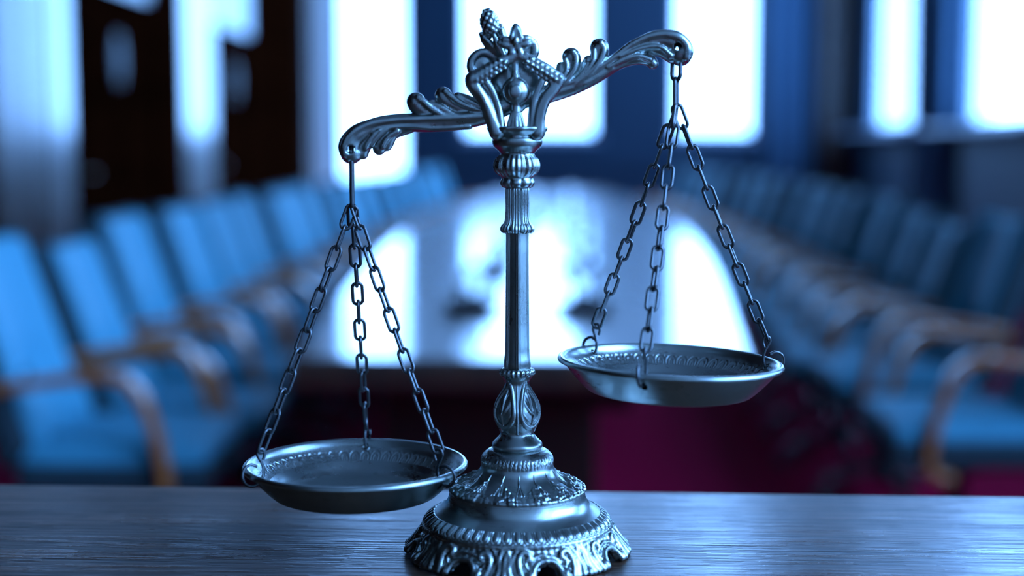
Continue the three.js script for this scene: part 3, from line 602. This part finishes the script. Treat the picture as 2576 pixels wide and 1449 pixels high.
// the open bracket that carries the beam: a front and a back frame
function frameOps(dz, front) {
  const ops = [], s = Math.sign(dz);
  const add = (list, k = 2.5) => ops.push(strand(list, k, dz));
  add([[1250, 334, 19.5], [1236, 296, 17.5], [1222, 258, 17.5], [1203, 230, 18.5], [1188, 210, 17.5], [1187, 200, 16.5]], 3);       // left leg
  add([[1243, 330, 9, s * 8], [1233, 290, 8, s * 10], [1215, 246, 9, s * 11], [1200, 222, 9, s * 10]], 2);
  add([[1262, 332, 11, s * 4], [1259, 300, 10, s * 4], [1250, 258, 10, s * 5], [1236, 226, 10, s * 6], [1224, 208, 10, s * 6]], 2);
  add([[1352, 334, 19.5], [1354, 296, 17.5], [1366, 256, 17.5], [1388, 226, 18.5], [1402, 208, 16.5]], 3);                         // right leg
  add([[1360, 330, 9, s * 8], [1363, 290, 8, s * 10], [1380, 240, 8, s * 10], [1400, 216, 8, s * 8]], 2);
  add([[1336, 332, 11, s * 4], [1338, 296, 10, s * 4], [1343, 252, 10, s * 5], [1354, 222, 10, s * 6], [1362, 206, 10, s * 6]], 2);
  add([[1190, 200, 20.5], [1225, 182, 20.5], [1258, 160, 17.5], [1284, 146, 13.5]], 2);                                          // scaled bars
  add([[1402, 200, 19.5], [1370, 178, 19.5], [1338, 158, 17.5], [1310, 142, 13.5]], 2);
  add([[1180, 196, 6, s * 6], [1225, 168, 7, s * 6], [1270, 144, 7, s * 5]], 1.5); add([[1410, 190, 6, s * 6], [1370, 164, 7, s * 6], [1322, 136, 7, s * 5]], 1.5);
  for (let i = 0; i < 7; i++) for (let j = 0; j < 3; j++) {
    const t = (i + (j % 2) * 0.5) / 7.2, o = (j - 0.8) * 11.5;
    ops.push(ell(lerp(1192, 1276, t) + o * 0.52, lerp(201, 152, t) + o * 0.85, dz + s * (17.5 - Math.abs(o) * 0.4), 6.4, 5.6, 5.5, 0.5, 1.2));
    ops.push(ell(lerp(1404, 1318, t) - o * 0.52, lerp(201, 148, t) + o * 0.85, dz + s * (17.5 - Math.abs(o) * 0.4), 7, 5.2, 5.5, -0.55, 1.2));
  }
  add([[1298, 345, 20], [1298, 322, 22], [1298, 300, 19], [1298, 282, 13], [1298, 262, 12]], 4);                         // ribbed foot of the drop
  for (let i = -2; i <= 2; i++) add([[1298 + i * 5, 284, 4, s * (11 - Math.abs(i))], [1298 + i * 8, 304, 5, s * (17 - Math.abs(i) * 2)], [1298 + i * 11, 332, 5, s * (20 - Math.abs(i) * 3)]], 1.5);
  ops.push(ell(1297, 230, dz, 35, 36, 26, 0, 4));                                                                       // ball
  ops.push(ell(1297, 231, dz + s * 24, 16, 18, 6, 0, 2));
  add([[1297, 200, 12], [1296, 178, 8], [1296, 158, 8], [1296, 138, 12]], 4);
  // rosette
  const C = [1297, 106];
  add([[1297, 112, 9.8], [1297, 92, 16.8], [1298, 78, 14.8], [1297, 66, 7.8]], 2); add([[1288, 104, 4.8, s * 12], [1287, 90, 5.8, s * 13], [1297, 68, 4.8, s * 7]], 1.5); add([[1307, 104, 4.8, s * 12], [1309, 90, 5.8, s * 13], [1298, 68, 4.8, s * 7]], 1.5);
  add([[1290, 108, 8.8, s * 4], [1275, 102, 10.8, s * 4], [1258, 96, 6.8, s * 2]], 2); add([[1288, 116, 7.8, s * 5], [1272, 114, 9.8, s * 5], [1256, 108, 6.8, s * 3]], 2);
  add([[1305, 104, 8.8, s * 4], [1320, 98, 10.8, s * 4], [1336, 98, 6.8, s * 2]], 2); add([[1308, 114, 7.8, s * 5], [1324, 112, 9.8, s * 5], [1340, 108, 6.8, s * 3]], 2);
  add([[1293, 118, 7.8, s * 5], [1286, 132, 9.8, s * 5], [1292, 148, 5.8, s * 3]], 2); add([[1302, 118, 7.8, s * 5], [1308, 132, 9.8, s * 5], [1300, 148, 5.8, s * 3]], 2);
  ops.push(ell(1297, 104, dz + s * 15, 8, 12, 8, 0, 1.5));
  return ops;
}
const ZB1 = 40;
mesh('bracket_front', sculpt(frameOps(ZB1, true), 0.0007), M.metal, scale);
mesh('bracket_back', sculpt(frameOps(-ZB1, false), 0.0009), M.metal, scale);
{ const piv = new THREE.CylinderGeometry(R(9, 230), R(9, 230), 2 * ZB1 * K, 20); piv.rotateX(Math.PI / 2); const c = T(1297, 232); piv.translate(c.x, c.y, 0); mesh('pivot_pin', piv, M.metal, scale); }

// scrolled skirt of the base: eight repeats of arch, toes, volutes and leaves on a flaring cone
{
  const ops = [], N = 8, rTop = 231, rBot = 277, hTop = 72;
  const at = (u, v, out = 0) => { const f = clamp(v / hTop, 0, 1), flare = Math.pow(1 - f, 1.3); const r = lerp(rTop, rBot, flare) + out, th = u / 262; return [th, r, v]; };
  const P3 = (u, v, out, c) => { const [th, r, h] = at(u, v, out), a = th + c; return new THREE.Vector3(Math.sin(a) * r * K, h * K, Math.cos(a) * r * K); };
  const per = 2 * Math.PI / N, H = per * 262 / 2;
  for (let i = 0; i < 96; i++) { const c = i / 96 * 2 * Math.PI; const s = strandOf([P3(0, 72, -6, c), P3(0, 50, -6, c), P3(0, 30, -7, c), P3(0, 9, -9, c)], [R(9, 1385), R(9, 1385), R(8, 1385), R(7, 1385)], 6 * K); ops.push(s); }
  const arches = [];
  for (let n = 0; n < N; n++) {
    const c = n * per + 0.27, q = P3(0, 0, -4, c);
    const rx = 27 * K, ry = 30 * K, ca = Math.cos(c), sa = Math.sin(c);
    ops.push({ sub: true, k: 0.0001, lo: [q.x - 0.012, -0.002, q.z - 0.012], hi: [q.x + 0.012, 0.012, q.z + 0.012], dist: (X, Y, Z) => { const t = (X - q.x) * ca - (Z - q.z) * sa; return (Math.hypot(t / rx, Y / ry) - 1) * rx; } });
    const j = () => (rnd() - 0.5) * 4;
    const add = (list, k = 2) => { for (const s of [-1, 1]) { const a = j(), b = j(); ops.push(strandOf(list.map(([u, v, , o = 3], i) => P3(s * u + a, v + (v < 12 ? 0 : b), o, c)), list.map(([, , r]) => r * K), k * K)); } };
    add([[0, 40, 7, 5], [18, 37, 7, 5], [31, 24, 7, 5], [35, 8, 7, 5]]);
    add([[0, 52, 5, 3], [20, 50, 5, 3], [38, 38, 5, 3]]);
    for (const s of [-1, 1]) { const p = P3(s * 42, 9, 5, c); ops.push(strandOf([p, P3(s * 43, 14, 4, c), P3(s * 44, 22, 3, c)], [10 * K, 10 * K, 6 * K], 2 * K)); }
    add([[58, 6, 9, 4], [66, 26, 9, 4], [66, 46, 8, 4], [55, 58, 8, 4], [42, 55, 8, 4], [40, 46, 8, 5], [48, 42, 7, 5]]);
    add([[72, 5, 7, 3], [80, 26, 7, 3], [82, 48, 6, 3], [72, 64, 5, 2]]);
    add([[50, 28, 6, 3], [54, 36, 6, 4]]);
    add([[88, 7, 9, 5], [92, 24, 8, 4], [90, 44, 7, 3], [96, 62, 6, 2]]);
    if (n % 1 === 0) for (const s of [1]) ops.push(strandOf([P3(H, 8, 7, c), P3(H, 20, 5, c), P3(H, 44, 4, c), P3(H, 64, 1, c)], [10 * K, 8 * K, 7 * K, 4 * K], 2 * K));
    add([[78, 10, 6, 3], [72, 18, 6, 4], [74, 30, 5, 3]]);
  }
  // top rim of the skirt
  for (let i = 0; i < 96; i++) { const a = i / 96 * 2 * Math.PI, b = (i + 1) / 96 * 2 * Math.PI, r = (rTop + 1) * K; const s = strandOf([new THREE.Vector3(Math.sin(a) * r, 71 * K, Math.cos(a) * r), new THREE.Vector3(Math.sin(b) * r, 71 * K, Math.cos(b) * r)], [7 * K, 7 * K], 2 * K); ops.push(s); }
  const g = sculpt(ops, 0.00085);
  g.computeBoundingBox();
  g.translate(0, -g.boundingBox.min.y, 0);
  mesh('base_skirt', g, M.metal, scale);
}

// --- pans
const panR = 280 * K;
function panGeo(holes) {
  const pr = [[0, -70], [60, -70], [140, -69.5], [168, -67], [184, -60], [200, -49], [222, -34], [244, -19], [254, -10], [259, -3], [263, 2], [269, 6], [275, 5], [279.5, 0], [279, -6], [273, -9.5], [266, -9], [262, -14], [248, -31], [226, -55], [210, -70], [202, -76], [192, -79], [150, -80], [0, -80]].map(([r, y]) => [r * K, y * K]);
  return lathe(pr.map(p => p).reverse(), 900, 330, (th, s, y, r) => {
    const rp = r / K, yp = y / K; let d = 0;
    const inner = s > 0.52;
    if (inner && rp > 212 && rp < 246) {                                     // stamped band of arches
      const n = 50, u = wrap(th / (2 * Math.PI) * n), v = (rp - 214) / 30, e = Math.hypot(u / 0.36, Math.max(0, v - 0.3) / 0.6);
      if (v > 0 && v < 1) d += 1.3 * bump(e - 1, 0.17) + 1.0 * bump(e - 0.3, 0.28) * (v < 0.7 ? 1 : 0) + 1.2 * bump(Math.hypot((Math.abs(u) - 0.5) * 28, (v - 0.86) * 24), 2.6);
    }
    return d * K;
  }, holes && ((x, y, z) => { const rp = Math.hypot(x, z) / K; if (rp < 236 || rp > 262 || y / K > -2) return false; return holes.some(h => Math.hypot(x - h.x, z - h.z) < 8.5 * K && Math.abs(y - h.y) < 26 * K); }));
}
class Stadium extends THREE.Curve {
  constructor(w, l) { super(); this.w = w / 2; this.l = Math.max(0, l / 2 - w / 2); }
  getPoint(t) {
    const s = 2 * this.l, c = Math.PI * this.w, tot = 2 * s + 2 * c; let d = (((t % 1) + 1) % 1) * tot;
    if (d < s) return new THREE.Vector3(this.w, -this.l + d, 0); d -= s;
    if (d < c) { const a = d / this.w; return new THREE.Vector3(this.w * Math.cos(a), this.l + this.w * Math.sin(a), 0); } d -= c;
    if (d < s) return new THREE.Vector3(-this.w, this.l - d, 0); d -= s;
    const a = Math.PI + d / this.w; return new THREE.Vector3(this.w * Math.cos(a), -this.l + this.w * Math.sin(a), 0);
  }
}
const WIRE = 8.2 * K;
const linkGeo = (w, l, wire = WIRE) => new THREE.TubeGeometry(new Stadium(w - wire, l - wire), 56, wire / 2, 10, true);
const orient = (o, dir, spin) => { o.quaternion.setFromUnitVectors(new THREE.Vector3(0, 1, 0), dir); o.rotateY(spin); };
const PITCH_L = 52 * K, stdLink = linkGeo(33 * K, PITCH_L + 2 * WIRE);
function chain(from, to, side, spin0, label) {
  const g = group('chain', scale); if (label) g.userData.label = label;
  const d = to.clone().sub(from), n = Math.round(d.length() / PITCH_L), p = d.length() / n, dir = d.clone().normalize();
  // a chain hangs almost straight; let it sag by a hair
  let tw = spin0;
  for (let i = 0; i < n; i++) {
    const m = mesh('link', stdLink, M.chain, g), sag = t => from.clone().addScaledVector(d, t).add(new THREE.Vector3(0, -0.0016 * Math.sin(Math.PI * t), 0));
    const a = sag(i / n), b = sag((i + 1) / n), dd = b.clone().sub(a);
    m.position.copy(a).addScaledVector(dd, 0.5);
    orient(m, dd.clone().normalize(), tw); m.scale.y = (dd.length() + 2 * WIRE) / (PITCH_L + 2 * WIRE);
    tw += Math.PI / 2 + (rnd() - 0.5) * 0.5;
  }
  return g;
}
function pan(cx, cy, tilt, angles, joint, spins, side) {
  const centre = T(cx, cy), q = new THREE.Quaternion().setFromAxisAngle(new THREE.Vector3(0, 0, 1), tilt);
  const local = angles.map(a => new THREE.Vector3(Math.cos(a) * 251 * K, -14 * K, -Math.sin(a) * 251 * K));
  const pg = group('pan', scale); pg.position.copy(centre); pg.quaternion.copy(q);
  mesh('dish', panGeo(local), M.metal, pg);
  for (const h of local) {
    const t = new THREE.TorusGeometry(8.6 * K, 1.5 * K, 8, 24), m = mesh('hole_rim', t, M.metal, pg);
    m.position.copy(h); const n = new THREE.Vector3(-h.x, 0, -h.z).normalize().multiplyScalar(0.55).add(new THREE.Vector3(0, 0.83, 0)).normalize();
    m.quaternion.setFromUnitVectors(new THREE.Vector3(0, 0, 1), n);
  }
  angles.forEach((a, i) => {
    const o = new THREE.Vector3(Math.cos(a), 0, -Math.sin(a)), s = new THREE.Vector3(Math.sin(a), 0, Math.cos(a));
    const pt = (ro, up, sd = 0) => new THREE.Vector3().addScaledVector(o, (279 + ro) * K).addScaledVector(s, sd * K).add(new THREE.Vector3(0, up * K, 0)).applyQuaternion(q).add(centre);
    const top = pt(-31, 58);
    const c = chain(joint, top, side, spins[i]);
    const path = [[-24, 20, 9], [-8, 26, 8], [9, 18, 6], [15, 0, 3], [6, -19, 1], [-13, -24, 0], [-30, -14, -1], [-37, 6, -2], [-34, 26, -2], [-27, 40, -2], [-22, 52, -1], [-27, 63, 0], [-37, 62, 2], [-42, 50, 3], [-38, 36, 4]].map(p => pt(...p));
    mesh('hook', new THREE.TubeGeometry(new THREE.CatmullRomCurve3(path, false, 'centripetal'), 90, WIRE / 2 * 0.95, 10), M.chain, c);
  });
}
const jointL = T(886, 520), jointR = T(1700, 268);
pan(895, 1166, 0.0, [Math.PI / 2, Math.PI * 7 / 6, Math.PI * 11 / 6], jointL, [0.2, 0.9, 0.7], 'left');
pan(1686, 908, -0.034, [0.17, 2.36, 4.36], jointR, [0.3, 0.2, 1.1], 'right');
function hanger(a, b, w, spin, wire = WIRE * 1.15) {
  const d = b.clone().sub(a), m = mesh('hanger_link', linkGeo(w * K, d.length() + wire, wire), M.chain, scale);
  m.position.copy(a).addScaledVector(d, 0.5); orient(m, d.normalize(), spin);
}
hanger(T(884, 369), T(886, 526), 40, Math.PI / 2 - 0.08, 11.5 * K);
hanger(T(1702, 112), T(1700, 203), 44, Math.PI / 2 - 0.5); hanger(T(1700, 197), T(1700, 272), 34, Math.PI / 2 + 0.35);

renderer.render(scene, camera);
